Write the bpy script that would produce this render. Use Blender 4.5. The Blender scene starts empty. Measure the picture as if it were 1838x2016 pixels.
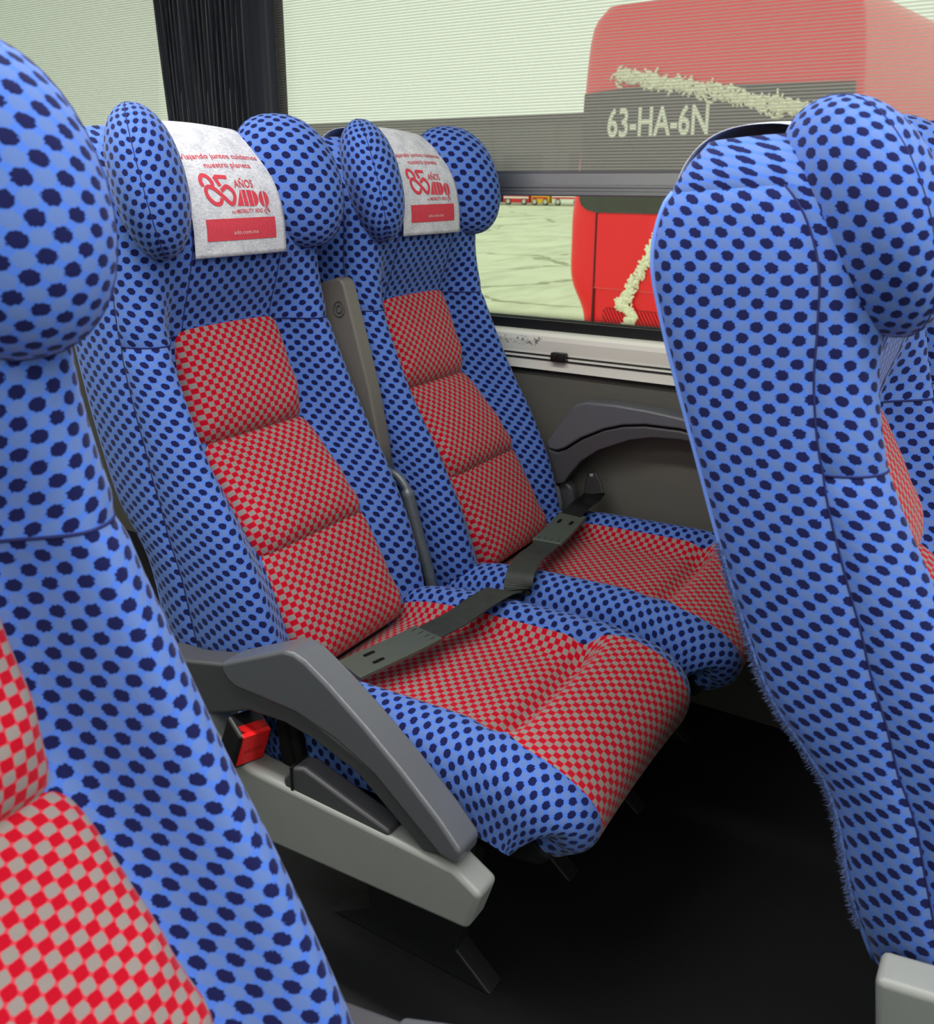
import bpy, bmesh, math, random
import numpy as np
from mathutils import Matrix, Vector

random.seed(7)
rng = np.random.default_rng(7)
scene = bpy.context.scene
COL = scene.collection

# ------------------------------------------------------------------ camera, world, lights, exposure
F_PX, PP, PITCH, YAW = 1800.0, (921.0, 834.0), math.radians(15.0), math.radians(32.4)
CAM = np.array([0.0, 0.0, 1.14])
cp, sp, cy, sy = math.cos(PITCH), math.sin(PITCH), math.cos(YAW), math.sin(YAW)
FW = np.array([-sy*cp, cy*cp, -sp]); RT = np.array([cy, sy, 0.0]); UP = np.cross(RT, FW)
cam_d = bpy.data.cameras.new('camera'); cam = bpy.data.objects.new('camera', cam_d); COL.objects.link(cam)
cam_d.sensor_fit = 'HORIZONTAL'; cam_d.sensor_width = 36.0
cam_d.lens = F_PX/1838*36.0
cam_d.shift_x = -(PP[0]-919)/1838; cam_d.shift_y = -(1008-PP[1])/1838
cam_d.clip_start = 0.01; cam_d.clip_end = 400
cam_d.dof.use_dof = True; cam_d.dof.focus_distance = 1.45; cam_d.dof.aperture_fstop = 11.0
m = Matrix.Identity(4)
for r in range(3):
    m[r][0], m[r][1], m[r][2], m[r][3] = RT[r], UP[r], -FW[r], CAM[r]
cam.matrix_world = m
scene.camera = cam

world = bpy.data.worlds.new('overcast_sky'); scene.world = world; world.use_nodes = True
bg = world.node_tree.nodes['Background']
bg.inputs[0].default_value = (0.96, 1.0, 0.95, 1); bg.inputs[1].default_value = 1.3

def area_light(name, loc, sx, sy_, power, color, rot=(0, 0, 0)):
    d = bpy.data.lights.new(name, 'AREA'); d.shape = 'RECTANGLE'; d.size = sx; d.size_y = sy_
    d.energy = power; d.color = color
    o = bpy.data.objects.new(name, d); COL.objects.link(o); o.location = loc; o.rotation_euler = rot
    return o
FILL_COL = (1.0, 0.98, 0.95)
AISLE_FILL_W, OPP_FILL_W = 46.0, 20.0
aisle_fill = area_light('aisle_fill_light', (-0.2, 0.62, 1.955), 4.6, 0.16, AISLE_FILL_W, FILL_COL)  # added overhead fill, boosts the dim interior
opp_fill = area_light('opp_fill_light', (-0.2, -0.25, 1.955), 4.6, 0.16, OPP_FILL_W, FILL_COL)  # second added fill, over the opposite seats

scene.view_settings.view_transform = 'Standard'; scene.view_settings.look = 'None'
scene.view_settings.gamma = 1.0; scene.view_settings.use_curve_mapping = False
scene.view_settings.exposure = 0.0
scene.cycles.max_bounces = 7; scene.cycles.diffuse_bounces = 3; scene.cycles.glossy_bounces = 2
scene.cycles.caustics_reflective = False; scene.cycles.caustics_refractive = False

# ------------------------------------------------------------------ node helpers and materials
def srgb(r, g, b):
    f = lambda c: c/12.92 if c <= 0.04045 else ((c+0.055)/1.055)**2.4
    return (f(r/255), f(g/255), f(b/255), 1.0)

class NT:
    def __init__(self, mat):
        self.t = mat.node_tree; self.n = self.t.nodes; self.l = self.t.links
    def node(self, typ, **kw):
        n = self.n.new(typ)
        for k, v in kw.items(): setattr(n, k, v)
        return n
    def put(self, sock, v):
        if isinstance(v, bpy.types.NodeSocket): self.l.new(v, sock)
        else: sock.default_value = v
    def math(self, op, a, b=None, c=None):
        n = self.node('ShaderNodeMath', operation=op)
        self.put(n.inputs[0], a)
        if b is not None: self.put(n.inputs[1], b)
        if c is not None: self.put(n.inputs[2], c)
        return n.outputs[0]
    def mix(self, f, a, b):
        n = self.node('ShaderNodeMix', data_type='RGBA')
        self.put(n.inputs[0], f); self.put(n.inputs[6], a); self.put(n.inputs[7], b)
        return n.outputs[2]
    def noise(self, vec, scale, detail=2.0, rough=0.5):
        n = self.node('ShaderNodeTexNoise'); self.put(n.inputs['Scale'], scale)
        n.inputs['Detail'].default_value = detail; n.inputs['Roughness'].default_value = rough
        if vec is not None: self.l.new(vec, n.inputs['Vector'])
        return n.outputs[0]
    def coord(self, out='Object'):
        return self.node('ShaderNodeTexCoord').outputs[out]
    def sep(self, v):
        n = self.node('ShaderNodeSeparateXYZ'); self.l.new(v, n.inputs[0]); return n.outputs
    def ramp(self, f, p0, p1):
        n = self.node('ShaderNodeMapRange'); self.put(n.inputs[0], f)
        n.inputs[1].default_value = p0; n.inputs[2].default_value = p1; return n.outputs[0]

def new_mat(name):
    mt = bpy.data.materials.new(name); mt.use_nodes = True
    return mt, NT(mt), mt.node_tree.nodes['Principled BSDF']

def simple(name, col, rough=0.5, spec=0.5, metal=0.0, bump=0.0, bscale=300, var=0.0, vscale=8, sheen=0):
    mt, g, b = new_mat(name)
    if var > 0:
        f = g.noise(g.coord(), vscale, 4)
        c2 = tuple(max(0, c*(1-var)) for c in col[:3])+(1,); c1 = tuple(min(1, c*(1+var)) for c in col[:3])+(1,)
        g.l.new(g.mix(f, c2, c1), b.inputs['Base Color'])
    else: b.inputs['Base Color'].default_value = col
    b.inputs['Roughness'].default_value = rough; b.inputs['Metallic'].default_value = metal
    b.inputs['Specular IOR Level'].default_value = spec
    if sheen: b.inputs['Sheen Weight'].default_value = sheen
    if bump > 0:
        n = g.node('ShaderNodeBump'); n.inputs['Strength'].default_value = bump; n.inputs['Distance'].default_value = 0.001
        g.l.new(g.noise(g.coord(), bscale, 3), n.inputs['Height']); g.l.new(n.outputs[0], b.inputs['Normal'])
    return mt

def woven(name, dot, cell, line, CU=0.0127, CV=0.0111, td=0.45, tc=0.46, sheen=0.15, kc=0.70, jit_a=0.22):
    """checkerboard weave: rounded dots in every other cell, paler cells between, bright net of lines"""
    mt, g, b = new_mat(name)
    uv = g.node('ShaderNodeUVMap').outputs[0]
    s = g.sep(uv)
    jit = g.noise(uv, 420, 1)
    jit = g.math('MULTIPLY', g.math('SUBTRACT', jit, 0.5), jit_a)
    rowj = g.math('MULTIPLY', g.math('SUBTRACT', g.noise(uv, 900, 0), 0.5), jit_a*0.9)
    u = g.math('ADD', g.math('MULTIPLY', s[0], 1/CU), g.math('ADD', jit, rowj)); v = g.math('ADD', g.math('MULTIPLY', s[1], 1/CV), jit)
    iu, iv = g.math('FLOOR', u), g.math('FLOOR', v)
    fu = g.math('ABSOLUTE', g.math('SUBTRACT', g.math('SUBTRACT', u, iu), 0.5))
    fv = g.math('ABSOLUTE', g.math('SUBTRACT', g.math('SUBTRACT', v, iv), 0.5))
    par = g.math('FLOORED_MODULO', g.math('ADD', iu, iv), 2.0)
    d = g.math('MAXIMUM', g.math('MAXIMUM', fu, fv), g.math('MULTIPLY', g.math('ADD', fu, fv), kc))
    is_dot = g.math('MULTIPLY', g.math('LESS_THAN', d, td), g.math('LESS_THAN', par, 0.5))
    is_cell = g.math('MULTIPLY', g.math('LESS_THAN', d, tc), g.math('GREATER_THAN', par, 0.5))
    c = g.mix(is_cell, line, cell); c = g.mix(is_dot, c, dot)
    fuzz = g.noise(uv, 1500, 2)
    val = g.math('MULTIPLY_ADD', fuzz, 0.5, 0.75)
    hsv = g.node('ShaderNodeHueSaturation'); g.l.new(c, hsv.inputs['Color']); g.l.new(val, hsv.inputs['Value'])
    g.l.new(hsv.outputs[0], b.inputs['Base Color'])
    b.inputs['Roughness'].default_value = 0.9; b.inputs['Specular IOR Level'].default_value = 0.15
    b.inputs['Sheen Weight'].default_value = sheen; b.inputs['Sheen Roughness'].default_value = 0.4
    n = g.node('ShaderNodeBump'); n.inputs['Strength'].default_value = 0.25; n.inputs['Distance'].default_value = 0.0008
    h = g.math('ADD', fuzz, g.math('MULTIPLY', g.math('SUBTRACT', 0.5, d), 1.2))
    g.l.new(h, n.inputs['Height']); g.l.new(n.outputs[0], b.inputs['Normal'])
    return mt

M = {}
M['blue'] = woven('blue_dotted_plush', srgb(20, 24, 72), srgb(90, 117, 178), srgb(73, 113, 204))
M['red'] = woven('red_checked_plush', srgb(174, 5, 32), srgb(138, 129, 125), srgb(196, 62, 76), CU=0.0101, CV=0.0092, td=0.462, tc=0.475, sheen=0.15, kc=0.60, jit_a=0.12)
M['seam'] = simple('seam_thread', srgb(24, 32, 92), 0.9)
M['piping'] = simple('pale_piping', srgb(104, 140, 222), 0.85, var=0.1, vscale=200)
M['fray'] = simple('frayed_edge', srgb(84, 98, 142), 0.95, var=0.3, vscale=300)
M['arm'] = simple('grey_arm_plastic', srgb(92, 94, 100), 0.27, 0.5, bump=0.10, bscale=900)
M['arm_dark'] = simple('dark_arm_plastic', srgb(70, 70, 74), 0.42, 0.5, bump=0.1, bscale=900)
M['midarm'] = simple('taupe_arm_plastic', srgb(104, 99, 93), 0.5, 0.4, bump=0.15, bscale=900)
M['side_cover'] = simple('pale_grey_plastic', srgb(140, 143, 140), 0.4, 0.5, var=0.06, vscale=30)
M['black'] = simple('black_plastic', srgb(20, 20, 21), 0.35, 0.5, bump=0.05, bscale=700)
M['matte_black'] = simple('matte_black', srgb(14, 14, 16), 0.8, 0.2)
M['lever'] = simple('worn_lever_metal', srgb(100, 106, 112), 0.4, 0.5, 0.3, var=0.25, vscale=60)
M['button'] = simple('red_button', srgb(230, 22, 24), 0.4, 0.4)
M['button_text'] = simple('red_button_lettering', srgb(176, 10, 14), 0.5)
M['shell'] = simple('dark_shell_plastic', srgb(44, 45, 50), 0.55, 0.4, bump=0.2, bscale=500)
M['frame'] = simple('seat_frame_metal', srgb(38, 38, 42), 0.5, 0.5, 0.4)
M['sleeve'] = simple('belt_sleeve_plastic', srgb(72, 78, 70), 0.42, 0.5, bump=0.08, bscale=600)
M['slot'] = simple('slot_shadow_black', srgb(14, 16, 14), 0.9, 0.1)
M['wall'] = simple('grey_wall_trim', srgb(98, 96, 90), 0.7, 0.3, bump=0.35, bscale=260, var=0.06, vscale=3)
M['alu'] = simple('cream_aluminium', srgb(200, 198, 188), 0.35, 0.5, 0.15, var=0.04, vscale=6)
M['bar'] = simple('brushed_aluminium_bar', srgb(142, 142, 144), 0.38, 0.5, 0.75)
M['gasket'] = simple('black_rubber', srgb(16, 17, 20), 0.45, 0.4)
M['curtain'] = simple('navy_black_curtain', srgb(25, 28, 38), 0.85, 0.2, bump=0.2, bscale=700, sheen=0.3)
M['floor'] = simple('dark_floor_vinyl', srgb(20, 20, 24), 0.6, 0.4, var=0.25, vscale=40)
M['ceiling'] = simple('pale_ceiling_panel', srgb(196, 196, 192), 0.7, 0.3)
M['print_red'] = simple('red_ink', srgb(206, 70, 84), 0.9, 0.1, var=0.22, vscale=260)
M['print_white'] = simple('white_ink', srgb(226, 190, 194), 0.9, 0.1)
M['bus_red'] = simple('bus_red_paint', srgb(246, 24, 38), 0.3, 0.4)
M['bus_dark_red'] = simple('bus_grille_red', srgb(150, 20, 30), 0.5, 0.4)
M['bus_grey'] = simple('bus_dark_band', srgb(42, 40, 40), 0.5, 0.4)
M['bus_glass'] = simple('bus_tinted_glass', srgb(58, 56, 48), 0.25, 0.5, var=0.4, vscale=5)
M['bus_line'] = simple('bus_panel_gap', srgb(70, 22, 22), 0.8)
M['bus_light'] = simple('bus_light_red_lip', srgb(240, 70, 74), 0.4)
M['plate_white'] = simple('white_lettering', srgb(236, 234, 222), 0.6)
M['tinsel'] = simple('cream_garland', srgb(250, 244, 222), 0.8, var=0.05, vscale=30)
M['tyre'] = simple('tyre_rubber', srgb(28, 28, 28), 0.9)
M['wheel'] = simple('wheel_metal', srgb(200, 196, 190), 0.4, 0.5, 0.4)
M['far_grey'] = simple('far_building_wall', srgb(86, 84, 82), 0.8, var=0.15, vscale=0.4)
M['far_roof'] = simple('far_building_roof', srgb(60, 62, 62), 0.8)
M['far_red'] = simple('far_vehicle_red', srgb(206, 34, 50), 0.4)
M['far_white'] = simple('far_vehicle_white', srgb(232, 232, 226), 0.4)
M['far_yellow'] = simple('far_vehicle_yellow', srgb(232, 180, 30), 0.4)
M['far_blue'] = simple('far_vehicle_blue', srgb(60, 84, 110), 0.4)
M['far_teal'] = simple('far_vehicle_green', srgb(110, 160, 140), 0.4)
M['post'] = simple('rusty_post', srgb(150, 84, 74), 0.8)

def mat_glass():
    mt, g, b = new_mat('tinted_window_glass')
    g.n.remove(b)
    out = g.n['Material Output']
    tr = g.node('ShaderNodeBsdfTransparent'); tr.inputs[0].default_value = (0.90, 0.95, 0.85, 1)
    gl = g.node('ShaderNodeBsdfGlossy'); gl.inputs['Roughness'].default_value = 0.02
    fr = g.node('ShaderNodeFresnel'); fr.inputs[0].default_value = 1.3
    mx = g.node('ShaderNodeMixShader'); g.l.new(g.math('MULTIPLY', fr.outputs[0], 0.35), mx.inputs[0])
    g.l.new(tr.outputs[0], mx.inputs[1]); g.l.new(gl.outputs[0], mx.inputs[2]); g.l.new(mx.outputs[0], out.inputs[0])
    return mt
M['glass'] = mat_glass()

def mat_shade():
    mt, g, b = new_mat('striped_mesh_blind')
    out = g.n['Material Output']
    s = g.sep(g.coord())
    st = g.math('FRACT', g.math('MULTIPLY', s[2], 1/0.0062))
    band = g.math('ABSOLUTE', g.math('SUBTRACT', st, 0.5))
    soft = g.ramp(band, 0.14, 0.34)
    op = g.math('MULTIPLY_ADD', soft, 0.34, 0.30)
    b.inputs['Base Color'].default_value = srgb(172, 170, 162); b.inputs['Roughness'].default_value = 0.9
    b.inputs['Specular IOR Level'].default_value = 0.1
    tr = g.node('ShaderNodeBsdfTransparent'); mx = g.node('ShaderNodeMixShader')
    g.l.new(op, mx.inputs[0]); g.l.new(tr.outputs[0], mx.inputs[1]); g.l.new(b.outputs[0], mx.inputs[2])
    g.l.new(mx.outputs[0], out.inputs[0])
    return mt
M['shade'] = mat_shade()

def mat_frit():
    mt, g, b = new_mat('dotted_glass_border')
    out = g.n['Material Output']
    s = g.sep(g.coord())
    p = 0.0026
    u, v = g.math('MULTIPLY', s[0], 1/p), g.math('MULTIPLY', s[2], 1/p)
    row = g.math('FLOOR', v)
    u2 = g.math('ADD', u, g.math('MULTIPLY', g.math('FLOORED_MODULO', row, 2.0), 0.5))
    du = g.math('SUBTRACT', g.math('FRACT', u2), 0.5); dv = g.math('SUBTRACT', g.math('FRACT', v), 0.5)
    r = g.math('SQRT', g.math('ADD', g.math('MULTIPLY', du, du), g.math('MULTIPLY', dv, dv)))
    lim = g.node('ShaderNodeMapRange'); g.l.new(s[2], lim.inputs[0])
    lim.inputs[1].default_value = 0.828; lim.inputs[2].default_value = 0.848; lim.inputs[3].default_value = 0.62; lim.inputs[4].default_value = 0.10
    op = g.math('LESS_THAN', r, lim.outputs[0])
    b.inputs['Base Color'].default_value = (0.008, 0.008, 0.01, 1)
    tr = g.node('ShaderNodeBsdfTransparent'); mx = g.node('ShaderNodeMixShader')
    g.l.new(op, mx.inputs[0]); g.l.new(tr.outputs[0], mx.inputs[1]); g.l.new(b.outputs[0], mx.inputs[2])
    g.l.new(mx.outputs[0], out.inputs[0])
    return mt
M['frit'] = mat_frit()

def mat_cover():
    mt, g, b = new_mat('white_felt_paper')
    uv = g.node('ShaderNodeUVMap').outputs[0]
    mp = g.node('ShaderNodeMapping'); g.l.new(uv, mp.inputs[0]); mp.inputs['Scale'].default_value = (1, 2.2, 1); mp.inputs['Rotation'].default_value = (0, 0, 0.5)
    f1 = g.noise(mp.outputs[0], 160, 6, 0.7); f2 = g.noise(uv, 40, 3)
    f = g.ramp(g.math('MULTIPLY_ADD', f2, 0.35, g.math('MULTIPLY', f1, 0.65)), 0.36, 0.6)
    g.l.new(g.mix(f, srgb(168, 170, 184), srgb(222, 222, 226)), b.inputs['Base Color'])
    b.inputs['Roughness'].default_value = 0.95; b.inputs['Specular IOR Level'].default_value = 0.1
    n = g.node('ShaderNodeBump'); n.inputs['Strength'].default_value = 0.3; n.inputs['Distance'].default_value = 0.001
    g.l.new(f1, n.inputs['Height']); g.l.new(n.outputs[0], b.inputs['Normal'])
    return mt
M['cover'] = mat_cover()

def mat_webbing():
    mt, g, b = new_mat('black_belt_webbing')
    uv = g.node('ShaderNodeUVMap').outputs[0]; s = g.sep(uv)
    w = g.math('SINE', g.math('MULTIPLY', g.math('ADD', s[0], s[1]), 3500))
    f = g.noise(uv, 60, 3)
    g.l.new(g.mix(f, srgb(26, 29, 27), srgb(52, 56, 51)), b.inputs['Base Color'])
    b.inputs['Roughness'].default_value = 0.55; b.inputs['Specular IOR Level'].default_value = 0.4
    n = g.node('ShaderNodeBump'); n.inputs['Strength'].default_value = 0.2; n.inputs['Distance'].default_value = 0.0005
    g.l.new(w, n.inputs['Height']); g.l.new(n.outputs[0], b.inputs['Normal'])
    return mt
M['webbing'] = mat_webbing()

def mat_concrete():
    mt, g, b = new_mat('pale_yard_concrete')
    co = g.coord()
    f = g.noise(co, 0.5, 6, 0.6); c = g.mix(f, srgb(186, 188, 164), srgb(222, 224, 204))
    mp = g.node('ShaderNodeMapping'); g.l.new(co, mp.inputs[0]); mp.inputs['Scale'].default_value = (1, 0.25, 1); mp.inputs['Rotation'].default_value = (0, 0, 0.35)
    st = g.ramp(g.noise(mp.outputs[0], 1.1, 5, 0.65), 0.5, 0.72)
    c = g.mix(g.math('MULTIPLY', st, 0.6), c, srgb(150, 152, 124))
    vo = g.node('ShaderNodeTexVoronoi', feature='DISTANCE_TO_EDGE'); vo.inputs['Scale'].default_value = 0.16
    wob = g.node('ShaderNodeMix', data_type='VECTOR'); wob.inputs[0].default_value = 0.06
    nz = g.node('ShaderNodeTexNoise'); nz.inputs['Scale'].default_value = 0.9; g.l.new(co, nz.inputs['Vector'])
    ad = g.node('ShaderNodeVectorMath', operation='MULTIPLY_ADD'); g.l.new(nz.outputs['Color'], ad.inputs[0]); ad.inputs[1].default_value = (1.6, 1.6, 0); g.l.new(co, ad.inputs[2])
    g.l.new(ad.outputs[0], vo.inputs['Vector'])
    ck = g.math('LESS_THAN', vo.outputs['Distance'], 0.012)
    c = g.mix(g.math('MULTIPLY', ck, 0.7), c, srgb(120, 120, 92))
    g.l.new(c, b.inputs['Base Color']); b.inputs['Roughness'].default_value = 0.9; b.inputs['Specular IOR Level'].default_value = 0.2
    return mt
M['concrete'] = mat_concrete()

def mat_sill():
    mt, g, b = new_mat('cream_sill_with_scuffs')
    co = g.coord(); s = g.sep(co)
    box = g.math('MULTIPLY', g.math('LESS_THAN', g.math('ABSOLUTE', g.math('SUBTRACT', s[0], -1.0)), 0.055), g.math('LESS_THAN', g.math('ABSOLUTE', g.math('SUBTRACT', s[2], 0.787)), 0.010))
    sc = g.math('GREATER_THAN', g.noise(co, 130, 6, 0.75), 0.555)
    c = g.mix(g.math('MULTIPLY', g.math('MULTIPLY', box, sc), 0.75), srgb(228, 226, 216), srgb(70, 64, 58))
    g.l.new(c, b.inputs['Base Color']); b.inputs['Roughness'].default_value = 0.38
    return mt
M['sill'] = mat_sill()

def mat_emit(name, col, st):
    mt, g, b = new_mat(name); b.inputs['Emission Color'].default_value = col; b.inputs['Emission Strength'].default_value = st
    b.inputs['Base Color'].default_value = col
    return mt
M['lamp'] = mat_emit('fill_lamp_diffuser', (1, 0.98, 0.95, 1), 3.0)  # glow of the added fill strips

# ------------------------------------------------------------------ mesh helpers
def tag(o, label=None, cat=None, group=None, kind=None):
    if label: o['label'] = label
    if cat: o['category'] = cat
    if group: o['group'] = group
    if kind: o['kind'] = kind
    return o

def empty(name, loc=(0, 0, 0), rz=0.0):
    o = bpy.data.objects.new(name, None); COL.objects.link(o); o.location = loc; o.rotation_euler = (0, 0, rz)
    o.empty_display_size = 0.05
    return o

def mesh_obj(name, verts, faces, mat, parent=None, uv=None, smooth=True, bevel=0.0, seg=3, loc=None):
    me = bpy.data.meshes.new(name)
    me.from_pydata([tuple(map(float, v)) for v in verts], [], [tuple(int(i) for i in f) for f in faces])
    if uv is not None:
        ul = me.uv_layers.new(name='UVMap')
        uva = np.asarray(uv, dtype=np.float32); li = np.empty(len(me.loops), dtype=np.int32)
        me.loops.foreach_get('vertex_index', li)
        ul.data.foreach_set('uv', uva[li].ravel())
    me.polygons.foreach_set('use_smooth', [smooth]*len(me.polygons))
    me.materials.append(mat if not isinstance(mat, str) else M[mat])
    me.update()
    o = bpy.data.objects.new(name, me); COL.objects.link(o)
    if parent is not None: o.parent = parent
    if loc is not None: o.location = loc
    if bevel > 0:
        b = o.modifiers.new('bevel', 'BEVEL'); b.width = bevel; b.segments = seg; b.limit_method = 'ANGLE'; b.angle_limit = math.radians(35)
        me.polygons.foreach_set('use_smooth', [True]*len(me.polygons))
        w = o.modifiers.new('normals', 'WEIGHTED_NORMAL'); w.keep_sharp = True; w.weight = 80
    return o

def box(name, x0, x1, y0, y1, z0, z1, mat, parent=None, bevel=0.0, seg=2):
    v = [(x, y, z) for x in (x0, x1) for y in (y0, y1) for z in (z0, z1)]
    f = [(0, 1, 3, 2), (4, 6, 7, 5), (0, 4, 5, 1), (2, 3, 7, 6), (0, 2, 6, 4), (1, 5, 7, 3)]
    return mesh_obj(name, v, f, mat, parent, smooth=False, bevel=bevel, seg=seg)

def boxes(name, lst, mat, parent=None):
    V, Fc = [], []
    for x0, x1, y0, y1, z0, z1 in lst:
        k = len(V)
        V += [(x, y, z) for x in (x0, x1) for y in (y0, y1) for z in (z0, z1)]
        Fc += [tuple(i+k for i in f) for f in [(0, 1, 3, 2), (4, 6, 7, 5), (0, 4, 5, 1), (2, 3, 7, 6), (0, 2, 6, 4), (1, 5, 7, 3)]]
    return mesh_obj(name, V, Fc, mat, parent, smooth=False)

def catmull(P, n, closed=False):
    P = np.asarray(P, float); N = len(P); out = []
    rngk = range(N) if closed else range(N-1)
    for i in rngk:
        if closed: p0, p1, p2, p3 = P[(i-1) % N], P[i], P[(i+1) % N], P[(i+2) % N]
        else:
            p1, p2 = P[i], P[i+1]; p0 = P[i-1] if i > 0 else 2*p1-p2; p3 = P[i+2] if i+2 < N else 2*p2-p1
        for k in range(n):
            t = k/n
            out.append(0.5*((2*p1)+(-p0+p2)*t+(2*p0-5*p1+4*p2-p3)*t*t+(-p0+3*p1-3*p2+p3)*t**3))
    if not closed: out.append(P[-1])
    return np.array(out)

def prism(name, pts, y0, y1, mat, parent=None, bevel=0.004, seg=3, axes='xz', smooth_n=0):
    """outline in two axes, extruded along the third"""
    if smooth_n: pts = catmull(pts, smooth_n, closed=True)
    n = len(pts); V = []
    for y in (y0, y1):
        for a, b in pts:
            V.append((a, y, b) if axes == 'xz' else ((a, b, y) if axes == 'xy' else (y, a, b)))
    area = sum(pts[i][0]*pts[(i+1) % n][1]-pts[(i+1) % n][0]*pts[i][1] for i in range(n))
    Fc = [tuple(range(n)), tuple(range(2*n-1, n-1, -1))]+[(i, i+n, (i+1) % n+n, (i+1) % n) for i in range(n)]
    o = mesh_obj(name, V, Fc, mat, parent, smooth=False, bevel=bevel, seg=seg)
    bm = bmesh.new(); bm.from_mesh(o.data); bmesh.ops.recalc_face_normals(bm, faces=bm.faces); bm.to_mesh(o.data); bm.free()
    o.data.polygons.foreach_set('use_smooth', [bevel > 0]*len(o.data.polygons))
    return o

def tube_data(path, r, n=8, closed=False):
    path = np.asarray(path, float); N = len(path)
    r = np.full(N, r) if np.isscalar(r) else np.asarray(r)
    V, Fc = [], []
    prev = np.array([0.13, 0.31, 0.94])
    for i in range(N):
        if closed: t = path[(i+1) % N]-path[i-1]
        else: t = path[min(i+1, N-1)]-path[max(i-1, 0)]
        t = t/(np.linalg.norm(t)+1e-12)
        a = prev-t*(prev@t)
        if np.linalg.norm(a) < 1e-5: a = np.cross(t, [1, 0.2, 0.1])
        a /= np.linalg.norm(a); b = np.cross(t, a); prev = a
        for k in range(n):
            q = 2*math.pi*k/n
            V.append(path[i]+r[i]*(math.cos(q)*a+math.sin(q)*b))
    for i in range(N if closed else N-1):
        for k in range(n):
            i2 = (i+1) % N
            Fc.append((i*n+k, i*n+(k+1) % n, i2*n+(k+1) % n, i2*n+k))
    if not closed: Fc += [tuple(range(n-1, -1, -1)), tuple((N-1)*n+k for k in range(n))]
    return V, Fc

def tube(name, path, r, mat, parent=None, n=8, closed=False):
    V, Fc = tube_data(path, r, n, closed)
    return mesh_obj(name, V, Fc, mat, parent)

def merge(parts):
    V, Fc, U = [], [], []
    for p in parts:
        k = len(V); V += list(p[0]); Fc += [tuple(i+k for i in f) for f in p[1]]
        if len(p) > 2: U += list(p[2])
    return (V, Fc, U) if U else (V, Fc)

def text_mesh(body, size, bold=0.0, shear=0.0, align='CENTER', spacing=1.0):
    cu = bpy.data.curves.new('t', 'FONT'); cu.body = body; cu.size = size; cu.align_x = align
    cu.offset = bold; cu.shear = shear; cu.space_character = spacing; cu.resolution_u = 3
    o = bpy.data.objects.new('t', cu); COL.objects.link(o)
    dg = bpy.context.evaluated_depsgraph_get()
    me = bpy.data.meshes.new_from_object(o.evaluated_get(dg))
    V = np.array([v.co[:] for v in me.vertices]); Fc = [tuple(p.vertices) for p in me.polygons]
    bpy.data.objects.remove(o); bpy.data.curves.remove(cu); bpy.data.meshes.remove(me)
    return V[:, :2], Fc

def fit_text(body, x0, x1, y0, h, bold=0.0):
    V, Fc = text_mesh(body, 1.0, bold)
    mn, mx = V.min(0), V.max(0)
    base = 0.0; cap = 0.70
    W = np.empty_like(V); W[:, 0] = x0+(V[:, 0]-mn[0])/(mx[0]-mn[0])*(x1-x0); W[:, 1] = y0+V[:, 1]/cap*h
    return W, Fc

def ribbon2d(pts, w, n=8):
    P = catmull(pts, n); V, Fc = [], []
    for i in range(len(P)):
        t = P[min(i+1, len(P)-1)]-P[max(i-1, 0)]; t = t/np.linalg.norm(t); nn = np.array([-t[1], t[0]])
        V += [P[i]+nn*w/2, P[i]-nn*w/2]
    Fc = [(2*i, 2*i+1, 2*i+3, 2*i+2) for i in range(len(P)-1)]
    return np.array(V), Fc

def smoothstep(t): t = np.clip(t, 0, 1); return t*t*(3-2*t)

def copy_tree(o, parent=None):
    c = o.copy(); COL.objects.link(c); c.parent = parent
    for ch in o.children: copy_tree(ch, c)
    return c

# ------------------------------------------------------------------ the setting: coach shell
WY = 1.815
def struct(o): o['kind'] = 'structure'; return o
XR, XF = -4.2, 2.4
struct(box('floor', XR, XF, -0.72, 1.87, -0.04, 0.0, 'floor'))
struct(box('ceiling', XR, XF, -0.72, 1.90, 2.0, 2.05, 'ceiling'))
struct(box('wall_rear', XR-0.05, XR, -0.72, 1.90, 0.0, 2.0, 'wall'))
wl = struct(box('wall_window', XR, XF, WY, 1.875, 0.0, 0.722, 'wall'))
struct(box('wall_upper', XR, XF, WY, 1.90, 1.74, 2.0, 'ceiling'))
struct(box('wall_aisle', XR, XF, -0.76, -0.70, 0.0, 0.72, 'wall'))
struct(box('wall_aisle_upper', XR, XF, -0.76, -0.70, 1.80, 2.0, 'ceiling'))
struct(box('trim_1', -2.12, -1.77, WY+0.005, 1.90, 0.722, 1.74, 'matte_black'))      # pillar behind the curtain
# wall panel shadow line and lower recess
# sill: extruded aluminium profile (y, z)
sill_prof = [(1.875, 0.808), (1.818, 0.808), (1.806, 0.806), (1.798, 0.800), (1.796, 0.790), (1.800, 0.764), (1.800, 0.7585), (1.806, 0.758), (1.806, 0.7545), (1.799, 0.754), (1.798, 0.735), (1.797, 0.724), (1.803, 0.722), (1.875, 0.722)]
sill = struct(prism('trim_2', sill_prof, XR, XF, 'sill', bevel=0, axes='yz'))
tag(sill, 'cream aluminium window sill with a scuffed patch', None)
rail = tube('cable', [(XR, 1.7985, 0.7575), (XF, 1.7985, 0.7575)], 0.0016, 'black', sill)
shadow_strip = box('cable_shadow', XR, XF, 1.7955, 1.80, 0.7465, 0.7495, 'gasket', sill)  # thin dark strip standing in for the shadow under cable and ledge step
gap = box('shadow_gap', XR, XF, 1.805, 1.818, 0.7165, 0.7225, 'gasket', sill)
gask = struct(box('trim_3', XR, XF, 1.83, 1.875, 0.806, 0.830, 'gasket'))

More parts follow.
